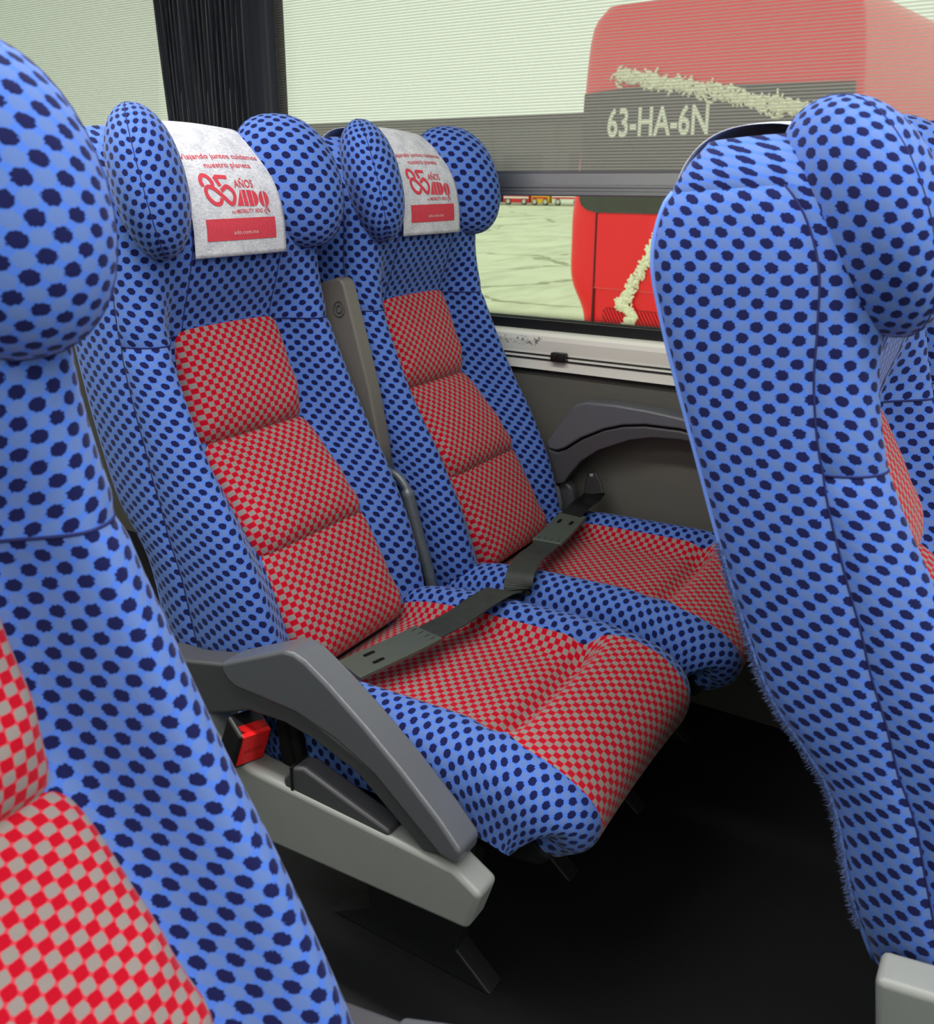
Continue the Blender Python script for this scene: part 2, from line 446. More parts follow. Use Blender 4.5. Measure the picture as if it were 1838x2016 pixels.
for k, (x0, x1) in enumerate(((-1.77, XF), (XR, -2.12))):
    w = struct(box('window_%d' % (k+1), x0, x1, 1.850, 1.855, 0.826, 1.745, 'glass'))
    mesh_obj('dotted_border', [(x0, 1.8485, 0.826), (x1, 1.8485, 0.826), (x1, 1.8485, 0.850), (x0, 1.8485, 0.850)], [(0, 1, 2, 3)], 'frit', w, smooth=False)
wo = struct(box('window_3', XR, XF, -0.735, -0.731, 0.72, 1.80, 'glass'))

# sliding catch on the sill
catch = empty('window_catch', (-0.898, 1.793, 0.757))
box('catch_body', -0.0185, 0.0185, -0.010, 0.006, -0.010, 0.011, 'black', catch, bevel=0.003)
box('catch_grip', 0.004, 0.016, -0.013, -0.008, -0.006, 0.006, 'black', catch, bevel=0.0015)
box('catch_grip', -0.016, -0.002, -0.0125, -0.008, -0.004, 0.007, 'black', catch, bevel=0.0015)
tag(catch, 'small black plastic catch clipped on the cream window sill', 'catch')

# roller blinds
def blind(x0, x1, label):
    e = empty('roller_blind', ((x0+x1)/2, 1.806, 1.104))
    hw = (x1-x0)/2
    mesh_obj('blind_fabric', [(-hw, 0, 0.05), (hw, 0, 0.05), (hw, 0, 0.66), (-hw, 0, 0.66)], [(0, 1, 2, 3)], 'shade', e, smooth=False)
    prof = [(-0.010, 0.0), (-0.012, 0.003), (-0.012, 0.007), (-0.0105, 0.0075), (-0.0105, 0.010), (-0.012, 0.0105), (-0.012, 0.014), (-0.0105, 0.0145), (-0.0105, 0.017), (-0.013, 0.018), (-0.013, 0.022), (-0.007, 0.024), (-0.006, 0.046), (-0.007, 0.052), (0.006, 0.052), (0.006, 0.0)]
    prism('bottom_bar', prof, -hw, hw, 'bar', e, bevel=0, axes='yz')
    tag(e, label, 'blind'); return e
blind(-1.80, XF-0.05, 'striped mesh roller blind with aluminium bar above the window seat')
blind(XR+0.05, -2.10, 'striped mesh roller blind behind the dotted headrest wing, beyond the curtain')

e = blind(XR+0.05, XF-0.05, 'striped mesh blind added unseen over the opposite windows to cut frontal light'); e.location.y = -0.695  # unseen blind, added to weaken the flat frontal daylight

# curtain
def curtain():
    e = empty('curtain', (-1.90, 1.77, 0.80))
    def strip(name, x0, x1, yb, amp, nf, lean0, lean1, ph=0):
        V, Fc, n, mz = [], [], 24*max(1, nf), 14
        for j in range(mz+1):
            z = j/mz*0.93
            for i in range(n+1):
                s = i/n
                xa = x0+lean0*(0.93-z); xb = x1+lean1*(0.93-z)
                V.append((xa+(xb-xa)*s+0.003*math.sin(7*z+i), yb-amp*(0.5+0.5*math.sin(2*math.pi*nf*s+ph+0.6*math.sin(3*z))), z))
        for j in range(mz):
            for i in range(n): a = j*(n+1)+i; Fc.append((a, a+1, a+n+2, a+n+1))
        o = mesh_obj(name, V, Fc, 'curtain', e)
        s = o.modifiers.new('thick', 'SOLIDIFY'); s.thickness = 0.002
        return o
    strip('panel', -0.215, -0.165, 0.0, 0.004, 1, 0.075, 0.07)
    strip('pleats', -0.17, -0.105, 0.012, 0.030, 4, 0.06, 0.03)
    strip('panel', -0.11, -0.065, -0.005, 0.006, 1, 0.03, 0.03)
    strip('pleats', -0.07, -0.0, 0.012, 0.026, 4, 0.03, 0.01)
    strip('panel', -0.004, 0.026, -0.004, 0.008, 1, 0.01, 0.01)
    strip('pleats', 0.02, 0.13, 0.010, 0.030, 6, 0.0, 0.0)
    strip('panel', 0.125, 0.236, -0.002, 0.010, 1, 0.0, -0.012, 1.5)
    box('curtain_rail', -0.25, 0.25, -0.012, 0.012, 0.92, 0.936, 'matte_black', e)
    tag(e, 'gathered navy black curtain hanging on the pillar between the two blinds', 'curtain')
curtain()

# added strips that boost cabin light (their area lights sit just below the diffusers)
for nm, y, lab in (('fill_lamp', 0.62, 'added fill lamp strip above the aisle, out of view'), ('fill_lamp', -0.25, 'added fill lamp strip above the opposite seats, out of view')):
    e = empty(nm, (-0.2, y, 2.0))
    box('housing', -2.35, 2.35, -0.11, 0.11, -0.03, 0.0, 'ceiling', e, bevel=0.008)
    box('diffuser', -2.30, 2.30, -0.08, 0.08, -0.036, -0.029, 'lamp', e)
    tag(e, lab, 'lamp')

# ------------------------------------------------------------------ seat
# backrest levels, seat-local: rear (x,z), front bolster crest (x,z), half width, recess depth
LV = [
 (.100, .380, .262, .360, .212, .020), (.078, .455, .256, .430, .222, .030), (.052, .572, .226, .535, .224, .045),
 (-.004, .655, .178, .640, .224, .068), (-.034, .730, .130, .722, .223, .082), (-.063, .820, .086, .812, .221, .078),
 (-.088, .905, .050, .900, .217, .055), (-.112, .985, .036, .980, .212, .016), (-.128, 1.045, .036, 1.040, .209, .000),
 (-.138, 1.100, .034, 1.095, .206, .002), (-.132, 1.148, .014, 1.150, .198, .004), (-.112, 1.190, -.026, 1.194, .183, .004), (-.094, 1.214, -.056, 1.217, .162, .0)]
NSUB = 5
LV = [(a-0.04, b, c, d, e, f) for a, b, c, d, e, f in LV]
LVI = catmull(LV, NSUB)
Z_SEAM = 0.905

def half_loop(T, hw, d, zf=1.0):
    P = []
    rc = min(0.03, T*0.3); ra = min(float(np.interp(zf, [.40, .60, .75, .90, 1.0], [.150, .120, .075, .050, .048])), T*0.62); rb = min(0.042, hw*0.35); yr = min(0.118, hw*0.6)
    for k in range(6): P.append((0.0, (hw-rc)*k/6))
    for k in range(5):
        q = k/5*math.pi/2; P.append((rc-rc*math.cos(q), hw-rc+rc*math.sin(q)))
    for k in range(8): P.append((rc+(T-ra-rc)*k/8, hw+0.004*math.sin(math.pi*k/8)))
    for k in range(9):
        q = k/9*math.pi/2; P.append((T-ra+ra*math.sin(q), hw-rb+rb*math.cos(q)))
    y0 = hw-rb
    for k in range(9):
        s = k/9; y = y0+(yr-y0)*s; P.append((T-d*float(smoothstep(s*1.0)), y))
    for k in range(7): P.append((T-d, yr*(1-k/6)))
    return P
IA, IB, IC, ID, IE = 0, 6, 11, 19, 28   # start indices of rear, corner, side, front rounding, inner flank
IF = 37
NH = 44

def backrest_grid():
    G, U = [], []
    for (rx, rz, fx, fz, hw, d) in LVI:
        r = np.array([rx, rz]); f = np.array([fx, fz]); T = np.linalg.norm(f-r); n = (f-r)/T
        H = half_loop(T, hw, d, fz)
        full = [(a, -y) for a, y in H[:-1]]           # rear centre .. front centre, y<=0
        full = full+[H[-1]]+[(a, y) for a, y in H[:-1]][::-1]
        pts = np.array([(r[0]+n[0]*a, y, r[1]+n[1]*a) for a, y in full])
        G.append(pts)
        seg = np.linalg.norm(np.diff(pts, axis=0), axis=1); cum = np.concatenate([[0], np.cumsum(seg)]); U.append(cum-cum[NH-1])
    G = np.array(G); U = np.array(U)
    mid = 0.5*(LVI[:, :2]+LVI[:, 2:4]); vs = np.concatenate([[0], np.cumsum(np.linalg.norm(np.diff(mid, axis=0), axis=1))])
    V = np.repeat(vs[:, None], G.shape[1], axis=1)
    return G, U, V
BG, BU, BV = backrest_grid()
NL, NI = BG.shape[:2]
JS = int(np.argmin(np.abs(LVI[:, 3]-Z_SEAM)))      # level of the shoulder seam
JT = int(np.argmin(np.abs(LVI[:, 1]-1.165)))       # side panels end here

def crease(G):
    G = G.copy()
    c = G.mean(axis=1, keepdims=True)
    dirn = c-G; dirn /= np.linalg.norm(dirn, axis=2, keepdims=True)
    D = np.zeros(G.shape[:2])
    for i in (ID, NI-1-ID): D[:JT+1, i] = 0.0035
    D[JT, IA:ID+1] = 0.003; D[JT, NI-1-ID:] = 0.003
    for i in range(ID, NI-ID): 
        if not (IF < i < NI-1-IF): D[JS, i] = 0.0045
    for i in (IF+1, NI-2-IF): D[JS:NL-12, i] = 0.003
    return G+dirn*D[:, :, None]
BGC = crease(BG)

FV = np.concatenate([[0], np.cumsum(np.linalg.norm(np.diff(LVI[:, 2:4], axis=0), axis=1))])
def sub_grid(js, je, i0, i1, uoff=(0, 0), seam=None, front=False):
    V, U, Fc = [], [], []
    w = i1-i0+1
    for j in range(js, je+1):
        for i in range(i0, i1+1):
            V.append(BGC[j, i]); U.append((BU[j, i]-(BU[j, seam] if seam else 0)+uoff[0], (FV[j] if front else BV[j, i])+uoff[1]))
    for j in range(je-js):
        for i in range(w-1):
            a = j*w+i; Fc.append((a, a+1, a+w+1, a+w))
    return V, Fc, U

def lerp_path(xs, ys, t): return np.interp(t, xs, ys)

# red pads of the backrest: seam line in (x,z)
PADS = [((-.010, .926), (.046, .728), .232, .246, .036), ((.042, .742), (.170, .568), .246, .266, .040), ((.160, .588), (.250, .392), .268, .262, .044)]
def pad_data(p0, p1, w0, w1, H, idx):
    p0, p1 = np.array(p0), np.array(p1)
    L = np.linalg.norm(p1-p0); t_ = (p1-p0)/L; n_ = np.array([-t_[1], t_[0]])      # forward normal
    if n_[0] < 0: n_ = -n_
    ns, nt = 30, 30
    V, U, Fc = [], [], []
    prm = 0.5-0.5*np.cos(np.linspace(0, math.pi, ns+1))
    prm = 0.45*np.linspace(0, 1, ns+1)+0.55*prm
    for j, t in enumerate(prm):
        w = w0+(w1-w0)*t
        for s in prm:
            q = 2*s-1; r = 2*t-1
            hq = (1-abs(q)**9)**0.45 if abs(q) < 1 else 0
            hr = (1-abs(r)**6)**0.45 if abs(r) < 1 else 0
            lean = 0.56+0.44*smoothstep(t*1.10)
            h = H*hq*hr*lean+0.006*math.sin(math.pi*t)*(1-q*q)
            # small wrinkles near the lower corners
            wr = 0.0030*math.sin(18*t+9*q+idx*2)*(abs(q)**2)*smoothstep(t*2-0.6)*(1-abs(r)**8)
            base = p0+t_*L*(t*1.0)
            pos = base+n_*(h+wr-0.016)
            yy = q*(w/2-0.012*abs(r)**6)+0.002*math.sin(5*t+idx)
            V.append((pos[0], yy, pos[1]))
            U.append((q*w/2*1.06, -L*t*1.08+idx*0.37))
    n = ns+1
    for j in range(nt):
        for i in range(ns): a = j*n+i; Fc.append((a, a+n, a+n+1, a+1))
    # back skirt
    k = len(V); ring = [i for i in range(n)]+[j*n+n-1 for j in range(1, n)]+[nt*n+i for i in range(n-2, -1, -1)]+[j*n for j in range(n-2, 0, -1)]
    for i in ring:
        v = V[i]; V.append((v[0]-n_[0]*0.03, v[1]*0.97, v[2]-n_[1]*0.03)); U.append(U[i])
    m_ = len(ring)
    for i in range(m_): Fc.append((ring[i], ring[(i+1) % m_], k+(i+1) % m_, k+i))
    return V, Fc, U

def ear_data(side):
    """headrest wing: two domed faces joined at a rim"""
    e1 = np.array([0.72, side*0.69, 0.0]); e2 = np.array([-0.27, 0.0, 0.963]); e1 /= np.linalg.norm(e1); e2 /= np.linalg.norm(e2)
    e3 = np.cross(e1, e2); 
    if e3[0] < 0: e3 = -e3
    c = np.array([0.010, side*0.149, 1.136])
    A, B, nr, na = 0.088, 0.115, 12, 48
    parts = []
    rim = []
    for face, Hh in ((1, 0.056), (-1, 0.052)):
        V, U, Fc = [], [], []
        for j in range(nr+1):
            rho = math.sin(j/nr*math.pi/2)
            hgt = Hh*(1-rho**2.3)**0.50 if rho < 1 else 0.0
            arc = j/nr*1.22
            for k in range(na):
                q = 2*math.pi*k/na
                cx, sz = math.cos(q), math.sin(q)
                ex = 2/2.35
                ox = A*math.copysign(abs(cx)**ex, cx); oz = B*math.copysign(abs(sz)**ex, sz)
                ox *= 1-0.10*(-sz if sz < 0 else 0)          # a little narrower at the bottom
                V.append(c+e1*ox*rho+e2*oz*rho+e3*face*hgt)
                U.append((side*ox*arc*1.05+0.5, oz*arc*1.05+face*0.3))
        for j in range(nr):
            for k in range(na):
                a, b = j*na+k, j*na+(k+1) % na
                q = (a, b, b+na, a+na)
                Fc.append(q if (face*side < 0) else q[::-1])
        if face == 1: rim = [V[nr*na+k] for k in range(na)]
        parts.append((V, Fc, U))
    return merge(parts), rim

# cushion: crest path (x,z), recess of the red pan below the crest
CPATH = catmull([(.175, .375), (.215, .412), (.28, .436), (.36, .446), (.46, .450), (.56, .453), (.62, .452), (.67, .446), (.715, .432), (.752, .405), (.766, .372), (.756, .332), (.722, .306)], 6)
def cushion_grid():
    P = CPATH; n = len(P)
    vs = np.concatenate([[0], np.cumsum(np.linalg.norm(np.diff(P, axis=0), axis=1))])
    tan = np.gradient(P, axis=0); tan /= np.linalg.norm(tan, axis=1, keepdims=True)
    nor = np.stack([-tan[:, 1], tan[:, 0]], 1)
    ys = np.concatenate([-0.226+0*np.linspace(0, 1, 6), np.linspace(-0.226, -0.165, 9)[1:], np.linspace(-0.165, -0.140, 5)[1:], np.linspace(-0.140, -0.115, 5)[1:], np.linspace(-0.115, 0.115, 15)[1:], np.linspace(0.115, 0.140, 5)[1:], np.linspace(0.140, 0.165, 5)[1:], np.linspace(0.165, 0.226, 9)[1:], np.full(5, 0.226)])
    m_ = len(ys); G = np.zeros((n, m_, 3)); U = np.zeros((n, m_))
    for j in range(n):
        x = P[j, 0]
        front = smoothstep((vs[j]-0.44)/0.05) if True else 0
        pan = 0.040*(1-front)*smoothstep((x-0.16)/0.05)
        crs = 0.020*math.exp(-((vs[j]-0.445)/0.020)**2)
        crown = -0.006*front
        dlt = 0.030*float(smoothstep((vs[j]-0.425)/0.09))
        for i, y0_ in enumerate(ys):
            ay = abs(y0_); ay = ay*(1+dlt/0.14) if ay <= 0.14 else 0.226-(0.226-ay)*(0.086-dlt)/0.086
            y = math.copysign(ay, y0_)
            
            rec = pan*(1-float(smoothstep((ay-0.105)/0.06)))+crs*(1-float(smoothstep((ay-0.12)/0.06)))-crown*(1-(ay/0.226)**2)
            rr = 0.0
            if ay > 0.165:
                q = (ay-0.165)/0.061; rr = 0.055*(1-math.sqrt(max(0, 1-q*q)))
            if i < 5: rr = 0.055+(5-i)*0.012
            if i > m_-6: rr = 0.055+(i-(m_-6))*0.012
            yy = y
            # front corners rounded in plan
            shrink = 1-0.10*float(smoothstep((vs[j]-0.55)/0.16))
            p = P[j]-nor[j]*(rec+rr)
            G[j, i] = (p[0], yy*shrink, p[1])
        seg = np.linalg.norm(np.diff(G[j], axis=0), axis=1); cum = np.concatenate([[0], np.cumsum(seg)]); U[j] = cum-cum[m_//2]
    V = np.repeat(vs[:, None], m_, axis=1)
    return G, U, V, ys, vs
CG, CUU, CVV, CYS, CVS = cushion_grid()

def grid_part(mask, G, U, V, uo=(0, 0), ref=None):
    """quads of a grid where mask(j,i) is true -> mesh data"""
    n, m_ = G.shape[:2]; idx = {}; vv, uu, Fc = [], [], []
    def vid(j, i):
        if (j, i) not in idx: idx[(j, i)] = len(vv); vv.append(G[j, i]); uu.append((U[j, i]-(U[j, ref] if ref is not None else 0)+uo[0], V[j, i]+uo[1]))
        return idx[(j, i)]
    for j in range(n-1):
        for i in range(m_-1):
            if mask(j, i): Fc.append((vid(j, i), vid(j+1, i), vid(j+1, i+1), vid(j, i+1)))
    return vv, Fc, uu

CREASE_V = 0.447
def c_red(j, i):
    y = 0.5*(CYS[i]+CYS[i+1]); v = 0.5*(CVS[j]+CVS[j+1])
    return abs(y) < 0.140
def region(kind):
    def f(j, i):
        v = 0.5*(CVS[j]+CVS[j+1]); y = 0.5*(CYS[i]+CYS[i+1])
        r = c_red(j, i)
        if kind == 'pad': return r and v < CREASE_V
        if kind == 'roll': return r and v >= CREASE_V
        if kind == 'left': return (not r) and y < 0
        return (not r) and y > 0
    return f

def make_seat(parts_extra=True):
    e = empty('coach_seat')
    # backrest
    P = []
    V1 = sub_grid(0, JT, IA, IB+2); V2 = sub_grid(0, JT, NI-1-IB-2, NI-1)
    mesh_obj('back_shell', *[merge([V1, V2])[k] for k in (0, 1)], 'shell', e, uv=merge([V1, V2])[2])
    for nm, a, b, du in (('side_panel', IB+2, ID, 0.11), ('side_panel', NI-1-ID, NI-3-IB, 0.37)):
        d = sub_grid(0, JT, a, b, (du, 0.004), b if a < NI//2 else a); mesh_obj(nm, d[0], d[1], 'blue', e, uv=d[2])
    for nm, a, b, du in (('bolster', ID, IF+1, 0.05), ('bolster', NI-2-IF, NI-1-ID, 0.21)):
        d = sub_grid(0, JS, a, b, (du, 0.0), b if a < NI//2 else a, True); mesh_obj(nm, d[0], d[1], 'blue', e, uv=d[2])
    d = sub_grid(0, JS, IF+1, NI-2-IF); mesh_obj('backing', d[0], d[1], 'shell', e, uv=d[2])
    d = merge([sub_grid(JS, JT, ID, NI-1-ID, (0.0, 0.0035)), sub_grid(JT, NL-1, 0, NI-1, (0.0, 0.0035))])
    cap = list(range(len(d[0])-NI, len(d[0]))); d[1].append(tuple(cap))
    mesh_obj('head_panel', d[0], d[1], 'blue', e, uv=d[2])
    sm = []
    for i in (IF+1, NI-2-IF): sm.append(tube_data([BGC[j, i] for j in range(JS, NL-14)], 0.0011, 5))
    for rng_ in (range(ID, IF+2), range(NI-2-IF, NI-ID)): sm.append(tube_data([BGC[JS, i] for i in rng_], 0.0014, 5))
    for i in (ID, NI-1-ID): sm.append(tube_data([BGC[j, i] for j in range(0, JT+1)], 0.0012, 5))
    d = merge(sm); mesh_obj('seam', d[0], d[1], 'seam', e)
    pp = []
    for i in (IB+2, NI-3-IB): pp.append(tube_data([BGC[j, i] for j in range(0, JT+1)], 0.0032, 6))
    d = merge(pp); mesh_obj('piping', d[0], d[1], 'piping', e)
    for k, pd in enumerate(PADS):
        d = pad_data(*pd, k); mesh_obj('back_pad', d[0], d[1], 'red', e, uv=d[2])
    for sd in (-1, 1):
        d, rim = ear_data(sd); o = mesh_obj('headrest_wing', d[0], d[1], 'blue', e, uv=d[2])
        s = tube_data(rim, 0.0007, 5, True); mesh_obj('seam', s[0], s[1], 'seam', o)
    # cushion
    for nm, kd, mt, uo in (('seat_pad', 'pad', 'red', (0.003, 0.02)), ('front_roll', 'roll', 'red', (0.003, 0.023)), ('seat_bolster', 'left', 'blue', (0.1, 0)), ('seat_bolster', 'right', 'blue', (0.33, 0))):
        d = grid_part(region(kd), CG, CUU, CVV, uo, {'left': 13, 'right': len(CYS)-14}.get(kd)); mesh_obj(nm, d[0], d[1], mt, e, uv=d[2])
    # underside and pedestal
    prism('seat_pan', [(.16, .30), (.18, .36), (.24, .375), (.66, .36), (.715, .325), (.70, .306), (.64, .295), (.2, .295)], -0.20, 0.20, 'matte_black', e, bevel=0.008)
    for y in (-0.13, 0.13):
        prism('leg', [(.34, .29), (.58, .29), (.54, .05), (.60, 0.0), (.30, 0.0), (.38, .05)], y-0.018, y+0.018, 'frame', e, bevel=0.004)
    return e

seatA = make_seat()
def place(o, loc, label, group=None):
    o.location = loc; tag(o, label, 'seat', group); return o
LOC_A, LOC_W, LOC_F, LOC_N, LOC_O = (-1.14, 1.06, 0), (-1.107, 1.54, 0), (-0.150, 1.06, 0), (-0.13, 1.54, 0), (-0.594, 0.195, 0)
seatW = copy_tree(seatA); seatF = copy_tree(seatA); seatN = copy_tree(seatA); seatO = copy_tree(seatA)
place(seatA, LOC_A, 'blue dotted coach seat with checked red pads, beside the aisle armrest')
place(seatW, LOC_W, 'blue dotted coach seat with checked red pads, against the window wall')
place(seatF, LOC_F, 'blue dotted coach seat showing its side, with a frayed back edge')
place(seatN, LOC_N, 'blue dotted coach seat by the window, hidden behind the side of the frayed seat')
place(seatO, LOC_O, 'blue dotted coach seat across the aisle, only its bolster and wing showing')

# the front row leans a little further back: its backrest parts turn about the hinge
RECL = math.radians(-3.2)
TILT = Matrix.Translation((0.0475, 0, 0)) @ Matrix.Rotation(RECL, 4, 'Y') @ Matrix.Diagonal((1, 1, 0.975, 1))
TILT_O = Matrix.Translation((0.9*math.sin(math.radians(5.5)), 0, 0)) @ Matrix.Rotation(math.radians(-5.5), 4, 'Y')
for st, TL in ((seatF, TILT), (seatN, TILT), (seatO, TILT_O)):
    for ch in st.children:
        if ch.name.split('.')[0] in ('back_shell', 'side_panel', 'bolster', 'backing', 'head_panel', 'seam', 'piping', 'back_pad', 'headrest_wing'):
            ch.matrix_local = TL @ ch.matrix_local
# frayed edge on the rear side seam of the seat in front
def frayed():
    V, Fc = [], []
    js = [j for j in range(NL) if 0.42 < BGC[j, IB+2][2] < 0.835]
    for j in js[:-1]:
        for t in np.linspace(0, 1, 46, endpoint=False):
            p = BGC[j, IB+2]*(1-t)+BGC[j+1, IB+2]*t
            for _ in range(5):
                d = np.array([-0.8, -0.35, -0.2])+rng.normal(0, 0.55, 3); d /= np.linalg.norm(d)
                L = 0.003+0.006*rng.random(); s = np.cross(d, rng.normal(size=3)); s /= np.linalg.norm(s); s *= 0.0006
                b = p+rng.normal(0, 0.0015, 3); k = len(V)
                V += [b-s, b+s, b+d*L]; Fc.append((k, k+1, k+2))
    o = mesh_obj('frayed_edge', V, Fc, 'fray', seatF); o.matrix_local = TILT @ o.matrix_local; o['kind'] = 'stuff'; o['label'] = 'fuzzy frayed fabric edge'
frayed()

# ---- armrests
def arm_aisle(parent, sgn=-1):
    ya, yb = (-0.277, -0.230) if sgn < 0 else (0.230, 0.277)
    bow = [(.10, .462), (.157, .466), (.235, .484), (.30, .480), (.373, .460), (.50, .414), (.585, .362), (.60, .335), (.575, .325), (.472, .398), (.40, .421), (.347, .429), (.282, .425), (.225, .402), (.195, .392), (.166, .392), (.12, .398)]
    cap = [(.232, .486), (.30, .517), (.352, .541), (.372, .543), (.392, .537), (.433, .513), (.49, .474), (.544, .433), (.60, .385), (.632, .352), (.628, .330), (.60, .334), (.50, .410), (.44, .437), (.373, .453), (.308, .455), (.262, .455), (.244, .462), (.235, .473)]
    a = prism('armrest', cap, ya, yb, 'arm', parent, bevel=0.0065, seg=4)
    prism('arm_bracket', bow, ya+0.003, yb-0.003, 'arm_dark', a, bevel=0.005)
    return a
arm_aisle(seatA)
arm_aisle(seatO, 1)
def arm_window(parent):
    cap = [(.206, .562), (.205, .575), (.262, .657), (.276, .669), (.30, .676), (.368, .679), (.44, .677), (.51, .671), (.60, .655), (.618, .640), (.60, .632), (.51, .647), (.433, .645), (.385, .637), (.341, .622), (.29, .595), (.250, .565), (.232, .557), (.215, .557)]
    bow = [(.207, .556), (.232, .552), (.252, .561), (.29, .590), (.341, .618), (.385, .633), (.433, .641), (.51, .643), (.60, .630), (.60, .617), (.512, .624), (.45, .619), (.401, .606), (.331, .573), (.29, .541), (.262, .503), (.250, .484), (.232, .478), (.214, .486), (.206, .52)]
    a = prism('armrest', cap, 0.206, 0.254, 'arm', parent, bevel=0.006, seg=4)
    prism('arm_bracket', bow, 0.208, 0.252, 'arm_dark', a, bevel=0.004)
    hub = [(.19, .50), (.214, .487), (.245, .482), (.262, .470), (.270, .44), (.262, .41), (.24, .38), (.19, .38)]
    prism('arm_hub', hub, 0.225, 0.256, 'arm_dark', a, bevel=0.008)
    prism('arm_post', [(.16, .505), (.205, .488), (.232, .470), (.243, .43), (.238, .37), (.16, .37)], 0.206, 0.226, 'side_cover', a, bevel=0.006)
    return a
arm_window(seatW)
# side cover, buckle and recline lever on the aisle side of the first seat
sc_ = prism('side_cover', [(.10, .42), (.165, .43), (.185, .40), (.205, .365), (.235, .338), (.28, .330), (.62, .322), (.66, .30), (.64, .24), (.30, .22), (.16, .25), (.11, .33)], -0.276, -0.232, 'side_cover', seatA, bevel=0.008)
lv = prism('recline_lever', [(.335, .336), (.355, .362), (.375, .368), (.46, .345), (.52, .33), (.52, .318), (.34, .318)], -0.272, -0.240, 'arm_dark', seatA, bevel=0.005)
box('lever_groove', .352, .356, -0.2735, -0.240, .318, .362, 'black', lv)
prism('side_cover', [(.10, .42), (.165, .43), (.185, .40), (.205, .365), (.235, .338), (.28, .330), (.62, .322), (.66, .30), (.64, .24), (.30, .22), (.16, .25), (.11, .33)], -0.276, -0.232, 'side_cover', seatF, bevel=0.008)

# folded middle armrest between the two seats
def mid_arm():
    top, bot = np.array([0.036, 0.958]), np.array([0.128, 0.612])
    t = (bot-top)/np.linalg.norm(bot-top); n = np.array([-t[1], t[0]]); n = n if n[0] > 0 else -n
    prof = [top-n*0.055, top-n*0.045+t*-0.004, top+n*0.012-t*0.006, top+n*0.022, top+n*0.026+t*0.012, top+n*0.028+t*0.20, bot+n*0.022-t*0.05, bot+n*0.016-t*0.012, bot-n*0.006+t*0.012, bot-n*0.02, bot-n*0.055-t*0.05]
    a = prism('middle_armrest', [tuple(p) for p in prof], 0.2180, 0.2520, 'midarm', seatA, bevel=0.005, seg=4)
    prism('arm_end_cap', [tuple(bot+n*0.0165-t*0.012), tuple(bot+n*0.0165+t*0.008), tuple(bot-n*0.005+t*0.030), tuple(bot-n*0.03+t*0.004), tuple(bot-n*0.02-t*0.01)], 0.2190, 0.2510, 'arm_dark', a, bevel=0.003)
    # raised round emblem with a folded arrow on the front face
    y = 0.2172; c = top+n*0.003+t*0.050
    ring = [(c[0]+0.012*math.cos(q), y, c[1]+0.014*math.sin(q)) for q in np.linspace(0, 2*math.pi, 20, endpoint=False)]
    pent = [(c[0]+0.007*math.cos(q), y, c[1]+0.008*math.sin(q)) for q in np.linspace(0.3, 0.3+2*math.pi, 5, endpoint=False)]
    d = merge([tube_data(ring, 0.0011, 5, True), tube_data(pent, 0.0010, 5, True)])
    mesh_obj('emblem', d[0], d[1], 'arm_dark', a)
    # lever tube and its hook below the armrest
    path = catmull([(.140, .236, .612), (.162, .236, .606), (.180, .236, .588), (.186, .236, .570), (.205, .238, .50), (.226, .240, .43), (.236, .240, .385)], 5)
    r = np.interp(np.arange(len(path)), [0, 12, 14, len(path)-1], [0.007, 0.008, 0.0125, 0.0105])
    tube('lever_tube', path, r, 'lever', seatA, 12)
mid_arm()

# ------------------------------------------------------------------ headrest covers
CV_PATH = catmull([(.0450, 1.018), (.0455, 1.040), (.0450, 1.068), (.0395, 1.102), (.0270, 1.138), (.005, 1.170), (-.024, 1.199), (-.058, 1.219), (-.094, 1.224), (-.130, 1.220), (-.158, 1.205), (-.178, 1.178), (-.187, 1.14), (-.187, 1.10)], 6)
CV_S = np.concatenate([[0], np.cumsum(np.linalg.norm(np.diff(CV_PATH, axis=0), axis=1))])
def cover_pt(s, t, off=0.0):
    x = np.interp(t, CV_S, CV_PATH[:, 0]); z = np.interp(t, CV_S, CV_PATH[:, 1])
    e = 1e-3; dx = np.interp(t+e, CV_S, CV_PATH[:, 0])-np.interp(t-e, CV_S, CV_PATH[:, 0]); dz = np.interp(t+e, CV_S, CV_PATH[:, 1])-np.interp(t-e, CV_S, CV_PATH[:, 1])
    L = math.hypot(dx, dz)+1e-9; nx, nz = dz/L, -dx/L
    bow = -0.0035*(s/0.095)**2+0.0015*math.sin(22*s+9*t)
    o = off+bow
    return (x+nx*o, s, z+nz*o)

def sheet_print(name, V2, Fc, mat, parent, off=0.0009):
    return mesh_obj(name, [cover_pt(p[0], p[1], off) for p in V2], Fc, mat, parent, smooth=False)

def subdiv_rect(x0, x1, y0, y1, nx=24, ny=8):
    V = [(x0+(x1-x0)*i/nx, y0+(y1-y0)*j/ny) for j in range(ny+1) for i in range(nx+1)]
    Fc = [(j*(nx+1)+i, j*(nx+1)+i+1, (j+1)*(nx+1)+i+1, (j+1)*(nx+1)+i) for j in range(ny) for i in range(nx)]
    return np.array(V), Fc

